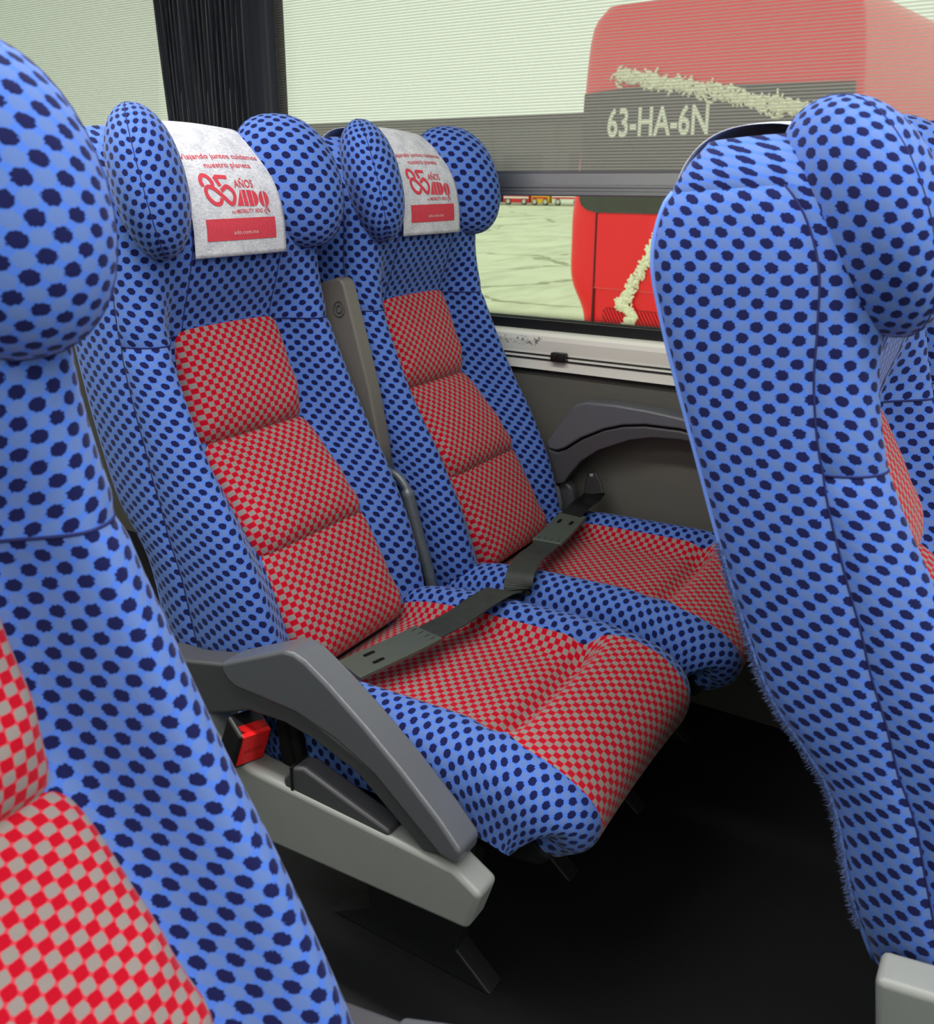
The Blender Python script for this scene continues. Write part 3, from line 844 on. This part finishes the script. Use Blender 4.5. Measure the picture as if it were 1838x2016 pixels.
def make_cover():
    e = empty('headrest_cover')
    ns, w = 24, 0.097
    tt = np.linspace(0, CV_S[-1], 70); V, U, Fc = [], [], []
    for t in tt:
        for i in range(ns+1):
            s = -w+2*w*i/ns; V.append(cover_pt(s, t)); U.append((s, t))
    for j in range(len(tt)-1):
        for i in range(ns): a = j*(ns+1)+i; Fc.append((a, a+1, a+ns+2, a+ns+1))
    o = mesh_obj('cover_sheet', V, Fc, 'cover', e, uv=U)
    sd = o.modifiers.new('thick', 'SOLIDIFY'); sd.thickness = 0.0008; sd.offset = -1
    # slogan
    a = fit_text('Viajando juntos cuidamos', -0.084, 0.076, 0.1560, 0.0098, 0.006); b = fit_text('nuestro planeta', -0.047, 0.049, 0.1390, 0.0098, 0.006)
    d = merge([a, b]); sheet_print('slogan_print', d[0], d[1], 'print_red', e)
    # 85 whose lower loops run together as a lying eight
    def k(p): return ((p[0]-855)/7000.0, 0.0775+(905-p[1])/8400.0)
    st = [([(402, 640), (392, 560), (430, 495), (490, 510), (528, 580), (532, 640)], 0.0066), ([(755, 530), (690, 524), (592, 516)], 0.0062), ([(585, 512), (605, 580), (628, 645)], 0.0066),
          ([(610, 810), (575, 872), (500, 868), (432, 780), (425, 690), (468, 648), (540, 680), (640, 790), (735, 885), (790, 800), (780, 715), (710, 655), (625, 710)], 0.0066)]
    parts = [ribbon2d([k(p) for p in P_], w_) for P_, w_ in st]
    an = fit_text('AÑOS', -0.0045, 0.0365, 0.1052, 0.0125, 0.012); parts.append(an)
    # ADO block letters cut by thin gaps
    def poly(pts): return (np.array([k(p) for p in pts]), [tuple(range(len(pts)))])
    parts += [poly([(805, 912), (888, 700), (896, 700), (900, 914)]), poly([(908, 702), (962, 706), (972, 916), (912, 916)]), poly([(978, 706), (1048, 710), (1056, 920), (988, 918)])]
    parts.append(poly([(1060, 712)]+[(1062+76*math.sin(q), 816-104*math.cos(q)) for q in np.linspace(0.15, math.pi-0.15, 12)]+[(1064, 920)]))
    parts.append(poly([(1222-72*math.sin(q), 826-108*math.cos(q)) for q in np.linspace(0.06, math.pi-0.06, 14)])); parts.append(poly([(1234+72*math.sin(q), 826-108*math.cos(q)) for q in np.linspace(0.06, math.pi-0.06, 14)]))
    mob = fit_text('MOBILITY ADO', -0.010, 0.0455, 0.0655, 0.0062, 0.01); parts.append(mob); parts.append(fit_text('RED', -0.0205, -0.0115, 0.0655, 0.0034, 0.01))
    parts += [ribbon2d([(.0565, .0745), (.0490, .0680), (.0500, .0670), (.0565, .0615)], 0.0011, 3), ribbon2d([(.0535, .0755), (.0560, .0735), (.0605, .0690), (.0610, .0640)], 0.0013, 3), ribbon2d([(.0520, .0680), (.0560, .0700), (.0600, .0660)], 0.0012, 3)]
    d = merge(parts); sheet_print('emblem_print', d[0], d[1], 'print_red', e)
    V2, F2 = subdiv_rect(-0.0735, 0.0715, 0.0245, 0.0580); sheet_print('banner_print', V2, F2, 'print_red', e)
    a = fit_text('ado.com.mx', -0.022, 0.030, 0.0335, 0.0062, 0.0); sheet_print('banner_text', a[0], a[1], 'print_white', e, 0.0014)
    return e
coverA = make_cover()
coverW = copy_tree(coverA); coverF = copy_tree(coverA)
def pc(o, seat, label, dz=0.0, dx=0.0, dy=0.0):
    o.location = (seat[0]+dx, seat[1]+dy, seat[2]+dz); tag(o, label, 'headrest cover')
pc(coverA, LOC_A, 'white printed paper cover on the headrest of the seat beside the aisle armrest', 0.004, 0.001)
pc(coverW, LOC_W, 'white printed paper cover on the headrest of the seat against the window wall', 0.015, 0.005)
pc(coverF, LOC_F, 'white paper cover edge peeking over the top of the frayed seat')
coverF.matrix_local = Matrix.Translation((LOC_F[0]-0.004, LOC_F[1], LOC_F[2]+0.010)) @ TILT

# ------------------------------------------------------------------ seat belts
def ribbon3d(path, w, th, ups=None, n=6):
    P = catmull(path, n); N = len(P); V, U, Fc = [], [], []
    cum = np.concatenate([[0], np.cumsum(np.linalg.norm(np.diff(P, axis=0), axis=1))])
    upi = catmull(ups, n) if ups is not None else np.tile([0, 0, 1.0], (N, 1))
    for i in range(N):
        t = P[min(i+1, N-1)]-P[max(i-1, 0)]; t /= np.linalg.norm(t)
        u = upi[i]; s = np.cross(u, t); s /= np.linalg.norm(s); nn = np.cross(t, s)
        for a, b in ((-.5, 0), (.5, 0), (.5, -1), (-.5, -1)):
            V.append(P[i]+s*w*a+nn*th*b); U.append((a*w, cum[i]))
    for i in range(N-1):
        for k in range(4): a, b = 4*i+k, 4*i+(k+1) % 4; Fc.append((a, b, b+4, a+4))
    Fc += [(3, 2, 1, 0), tuple(4*(N-1)+k for k in range(4))]
    return V, Fc, U

def belt(label, web, sleeve, seat, tongue=None, web2=None):
    e = empty('seat_belt', seat)
    d = ribbon3d(web, 0.051, 0.0018); mesh_obj('webbing', d[0], d[1], 'webbing', e, uv=d[2], smooth=False)
    if web2: d = ribbon3d(web2[0], 0.046, 0.0018, web2[1]); mesh_obj('webbing', d[0], d[1], 'black', e, uv=d[2], smooth=False)
    d = ribbon3d(sleeve, 0.061, 0.0075); o = mesh_obj('sleeve', d[0], d[1], 'sleeve', e, uv=d[2], smooth=False, bevel=0.002)
    P = catmull(sleeve, 12); N = len(P)
    def frame(f):
        i = int(f*(N-1)); t = P[min(i+1, N-1)]-P[max(i-1, 0)]; t /= np.linalg.norm(t); s = np.cross([0, 0, 1.0], t); s /= np.linalg.norm(s); return P[i], t, s, np.cross(t, s)
    def slot(f, a, lt, ls):
        c, t, s, n = frame(f); c = c+s*a+n*0.0003
        q = [c+t*x*lt+s*y*ls for x, y in ((-.5, -.35), (-.35, -.5), (.35, -.5), (.5, -.35), (.5, .35), (.35, .5), (-.35, .5), (-.5, .35))]
        return q, [tuple(range(8))]
    sl = [slot(0.30, 0.013, 0.020, 0.0075), slot(0.30, -0.013, 0.020, 0.0075)]
    ridge = [slot(0.93, a, 0.012, 0.0012) for a in (-0.020, -0.008, 0.006, 0.02)]
    d = merge(sl); mesh_obj('slot', d[0], d[1], 'slot', o, smooth=False)
    d = merge(ridge); mesh_obj('ridge', d[0], d[1], 'slot', o, smooth=False)
    if tongue is not None:
        c, t, s, n = tongue
        c, t, s, n = map(np.array, (c, t, s, n))
        def pt(a, b, h): return c+t*a+s*b+n*h
        pr = [(0, -.024), (0.030, -.018), (0.042, -.011), (0.048, -.010), (0.050, .010), (0.042, .011), (0.030, .018), (0, .024)]
        V = [pt(a, b, 0.004) for a, b in pr]+[pt(a, b, -0.004) for a, b in pr]; k = len(pr)
        Fc = [tuple(range(k)), tuple(range(2*k-1, k-1, -1))]+[(i, i+k, (i+1) % k+k, (i+1) % k) for i in range(k)]
        mesh_obj('tongue', V, Fc, 'black', e, smooth=False, bevel=0.002)
        V = [pt(a, b, h) for a in (0.040, 0.046) for b in (-.006, .002) for h in (0.0042, 0.0047)]
        mesh_obj('tongue_slot', V, [(0, 1, 3, 2), (4, 6, 7, 5), (0, 4, 5, 1), (2, 3, 7, 6), (0, 2, 6, 4), (1, 5, 7, 3)], 'bar', e, smooth=False)
    tag(e, label, 'seat belt')
    return e
belt('dark seat belt with grey plastic sleeve across the seat beside the aisle armrest',
     [(.385, .010, .447), (.398, .070, .450), (.412, .125, .461), (.418, .172, .462), (.414, .206, .450), (.408, .226, .438), (.404, .232, .420)],
     [(.345, -.135, .443), (.362, -.085, .447), (.378, -.035, .450), (.386, .012, .450)], LOC_A)
belt('dark seat belt with grey plastic sleeve and tongue across the seat against the window wall',
     [(.386, -.237, .424), (.384, -.235, .444), (.380, -.220, .462), (.372, -.185, .468), (.360, -.135, .463), (.348, -.085, .452), (.340, -.040, .449)],
     [(.321, .112, .456), (.326, .06, .452), (.333, .01, .451), (.339, -.042, .452)], LOC_W,
     tongue=((.322, .212, .470), (-.25, .35, .90), (.95, 0.1, .22), (.18, -.93, .32)),
     web2=([(.320, .105, .457), (.322, .150, .466), (.324, .190, .468), (.323, .218, .474)], [(0, 0, 1), (0, 0, 1), (0, -.3, 1), (0, -.7, .7)]))

# belt buckle beside the aisle armrest
def buckle():
    e = empty('belt_buckle', (LOC_A[0]+.262, LOC_A[1]-.262, .366)); e.rotation_euler = (math.radians(-6), math.radians(20), math.radians(-18))
    box('housing', -.030, .016, -.026, .026, -.036, .030, 'black', e, bevel=0.006, seg=3)
    b = prism('release_button', [(-.020, -.0275), (.017, -.0275), (.017, .030), (-.006, .030)], -.0215, .0215, 'button', e, bevel=0.0015)
    V, Fc = fit_text('PRESS', -.016, .016, -.004, .006, 0.0)
    # lettering moulded in the button face
    W = [(0.0178, p[0]*0.9, -0.002-p[1]) for p in V]
    mesh_obj('button_lettering', W, Fc, 'button_text', b, smooth=False)
    tube('stalk', catmull([(-.01, .01, -.03), (-.01, .018, -.06), (.0, .022, -.09)], 4), 0.010, 'matte_black', e, 8)
    tag(e, 'black belt buckle with red release button under the aisle armrest', 'buckle')
    # loose flat belt end with a slot, hanging behind the buckle
    t = empty('belt_stay', (LOC_A[0]+.315, LOC_A[1]-.232, .375))
    prism('stay_plate', [(-.022, .05), (.010, .055), (.030, -.03), (.022, -.058), (-.004, -.062), (-.016, -.04)], -.006, .006, 'matte_black', t, bevel=0.003)
    prism('stay_slot', [(-.004, .03), (.001, .03), (.014, -.035), (.009, -.037)], -.0066, -.0058, 'slot', t, bevel=0)
    tag(t, 'matte black slotted belt strap beside the red button buckle', 'strap')
buckle()

# ------------------------------------------------------------------ outside: yard, parked coach, far vehicles
g = mesh_obj('ground', [(-160, 1.9, -1.3), (60, 1.9, -1.3), (60, 200, -1.3), (-160, 200, -1.3)], [(0, 1, 2, 3)], 'concrete', smooth=False); g['kind'] = 'structure'

RED = empty('parked_coach', (-3.713, 7.5, 0.0), math.radians(-7.13))
tag(RED, 'red coach with white number 63-HA-6N parked outside the window', 'coach')
def rear_body():
    # rear face outline sampled by height: left edge x(z); body runs back along +y with rounded corner
    zs = [(-1.0, .20), (-.40, .18), (-.14, .159), (.018, .126), (.20, .03), (.351, -.005), (.60, -.004), (.843, 0.0), (1.19, .047), (1.60, .085), (1.99, .105), (2.35, .16), (2.5, .30)]
    zc = catmull(zs, 3); V, Fc = [], []
    W = 2.5
    for z, x in zc:
        r = 0.22
        sec = []
        for q in np.linspace(0, math.pi/2, 6): sec.append((x+r-r*math.cos(q)-0.0, 0.10-0.10*math.sin(q)))
        ring = [(x, 9.0)]+[(x, 0.12)]+sec[1:]+[(W-x-sx_+x, sy2) for sx_, sy2 in [(a-x, b) for a, b in sec[::-1]]][0:0]
        right = [(W-a, b) for a, b in [(p, q_) for p, q_ in sec[::-1]]]
        ring = ring+right+[(W-x, 0.12), (W-x, 9.0)]
        V.append(ring)
    n = len(V[0]); VV = []
    for (z, x), ring in zip(zc, V):
        for a, b in ring: VV.append((a, b, z))
    for j in range(len(zc)-1):
        for i in range(n-1): a = j*n+i; Fc.append((a, a+1, a+n+1, a+n))
    top = len(zc)-1; Fc.append(tuple(top*n+i for i in range(n))); Fc.append(tuple(range(n-1, -1, -1)))
    mesh_obj('body', VV, Fc, 'bus_red', RED)
rear_body()
def plate(name, pts, mat, y=-0.012, th=0.02, bev=0.0): return prism(name, pts, y, y+th, mat, RED, bevel=bev)
# dark rear window
plate('rear_window', [(.125, 1.10), (.125, .965), (.145, .915), (.20, .878), (.30, .856), (2.20, .856), (2.36, .92), (2.38, 1.10)], 'bus_glass')
plate('dark_band', [(.125, 1.16), (.150, 1.83), (.30, 1.845), (.62, 1.86), (2.38, 1.80), (2.38, 1.10), (.125, 1.10)], 'bus_grey', -0.016)
d = fit_text('63-HA-6N', .387, 1.297, 1.480, .222, 0.02)
mesh_obj('plate_number', [(p[0], -0.021, p[1]) for p in d[0]], d[1], 'plate_white', RED, smooth=False)
plate('engine_panel', [(.312, .846), (.306, .215), (2.19, .215), (2.19, .846)], 'bus_red', -0.010, bev=0.004)
plate('panel_gap', [(.299, .852), (.316, .852), (.310, .21), (.292, -.6), (.275, -.6), (.293, .21)], 'bus_line', -0.013, 0.02)
plate('panel_lip', [(.306, .216), (.306, .206), (2.19, .206), (2.19, .216)], 'bus_light', -0.014)
plate('grille', [(.398, -.6), (.400, .015), (.418, .040), (.45, .046), (2.05, .046), (2.09, .02), (2.09, -.6)], 'bus_dark_red', -0.006)
sl = []
V, Fc = [], []
for k in range(64):
    x = 0.30+k*0.034; k0 = len(V)
    z0, z1 = -.6, .040
    x0, x1 = x+0.36, x-0.02
    if x0 > 2.08 or x1 < 0.405:
        if x1 < 0.405 and x0 > 0.405:
            f = (x0-0.405)/(x0-x1); z1 = z0+(z1-z0)*f; x1 = 0.405
        else: continue
    V += [(x0, -0.016, z0), (x0+0.017, -0.016, z0), (x1+0.017, -0.016, z1), (x1, -0.016, z1)]
    V += [(x0, -0.007, z0), (x0+0.017, -0.007, z0), (x1+0.017, -0.007, z1), (x1, -0.007, z1)]
    Fc += [tuple(k0+i for i in f) for f in [(0, 1, 2, 3), (0, 4, 5, 1), (1, 5, 6, 2), (2, 6, 7, 3), (3, 7, 4, 0)]]
mesh_obj('grille_bars', V, Fc, 'bus_red', RED, smooth=False)
o = prism('tail_light', [(.555, 1.872), (.57, 1.872), (.578, 1.88), (.57, 1.889), (.555, 1.889), (.547, 1.88)], -0.02, 0.0, 'button', RED, bevel=0)
box('bumper', .22, 2.28, -0.06, 0.3, -1.0, -.62, 'bus_red', RED, bevel=0.04)
for x in (.30, 2.0):
    ring = [(x+0.1, 2.2+0.48*math.cos(q), -0.82+0.48*math.sin(q)) for q in np.linspace(0, 2*math.pi, 24, endpoint=False)]
    tube('tyre', ring, 0.14, 'tyre', RED, 8, True)
# cream garland: many short curled tufts along a line
def garland(pts, w, dens):
    P = catmull(pts, 10); V, Fc = [], []
    for p in P:
        for _ in range(dens):
            c = np.array([p[0]+rng.normal(0, w), -0.02-0.015*rng.random(), p[1]+rng.normal(0, w)]); r = 0.012+0.014*rng.random()
            a = rng.random()*6.28; L = 0.02+0.03*rng.random(); e = np.array([math.cos(a), 0, math.sin(a)])*L
            v, f = tube_data([c-e, c+np.array([e[2], 0, -e[0]])*0.4, c+e], r*0.5, 5); k = len(V)
            V += v; Fc += [tuple(i+k for i in q) for q in f]
    return V, Fc
V1 = garland([(.93, .68), (.86, .57), (.80, .42), (.70, .26), (.62, .13), (.575, .06)], 0.019, 4)
V2 = garland([(.60, .08), (.68, .03), (.71, -.02), (.67, -.08), (.63, -.13), (.66, -.2)], 0.010, 3)
d = merge([V1, V2]); o = mesh_obj('garland', d[0], d[1], 'tinsel', RED); o['kind'] = 'stuff'; o['label'] = 'cream tinsel garland'
V1 = garland([(.50, 1.96), (.80, 1.90), (1.15, 1.83), (1.5, 1.745), (1.8, 1.67), (2.12, 1.60)], 0.024, 9)
o = mesh_obj('garland', V1[0], V1[1], 'tinsel', RED); o['kind'] = 'stuff'; o['label'] = 'cream tinsel garland'

# far vehicles in front of a long grey hall
def far_bus(x, y, L, H, body, band, label, rz=0.0):
    e = empty('far_coach', (x, y, -1.3), rz)
    prism('body', [(0, .20), (0, H*.8), (.25, H), (L-.2, H), (L, H*.9), (L, .20)], 0, 2.4, body, e, bevel=0.08, seg=2)
    prism('windows', [(.15, H*.52), (.35, H*.82), (L-.4, H*.82), (L-.4, H*.52)], -0.02, 0.05, 'bus_glass', e, bevel=0)
    box('stripe', .1, L-.1, -0.015, 0.02, .62, .78, band, e)
    for wx in (L*.2, L*.8):
        n = 18; ring = [(wx+.26*math.cos(2*math.pi*k/n), 0.06, .34+.26*math.sin(2*math.pi*k/n)) for k in range(n)]
        w = tube('wheel', ring, 0.08, 'tyre', e, 6, True)
        prism('hub', [(wx+.2*math.cos(2*math.pi*k/n), .34+.2*math.sin(2*math.pi*k/n)) for k in range(n)], -0.03, 0.03, 'wheel', w, bevel=0)
    tag(e, label, 'coach'); return e
hall = empty('warehouse', (-95, 92, -1.3))
for k in range(20):
    box('bay', k*8.0, k*8.0+7.9, 0, 12, 0, 8.6, 'far_grey', hall)
    box('bay_door', k*8.0+1.5, k*8.0+6.2, -0.1, 0.05, 0, 5.0, 'far_roof', hall)
box('roof', -1, 161, -0.6, 12.6, 8.6, 9.1, 'far_roof', hall)
tag(hall, 'long low grey hall across the yard behind the parked vehicles', 'building')
cols = [('far_teal', 'far_white', 'pale green'), ('far_blue', 'far_white', 'slate blue'), ('far_red', 'far_white', 'red and white'), ('far_yellow', 'far_red', 'yellow'), ('far_white', 'far_red', 'white'), ('far_red', 'far_red', 'all red'), ('far_red', 'far_yellow', 'red with yellow stripe')]
xs = [-52.6, -48.8, -45.9, -42.6, -40.4, -36.8, -34.0]; Ls = [3.4, 2.6, 2.9, 1.9, 3.2, 2.4, 2.6]
for (b, s, nm), x, L in zip(cols, xs, Ls):
    far_bus(x, 78+rng.random()*2, L, 3.0, b, s, '%s vehicle parked across the yard in front of the grey hall' % nm)
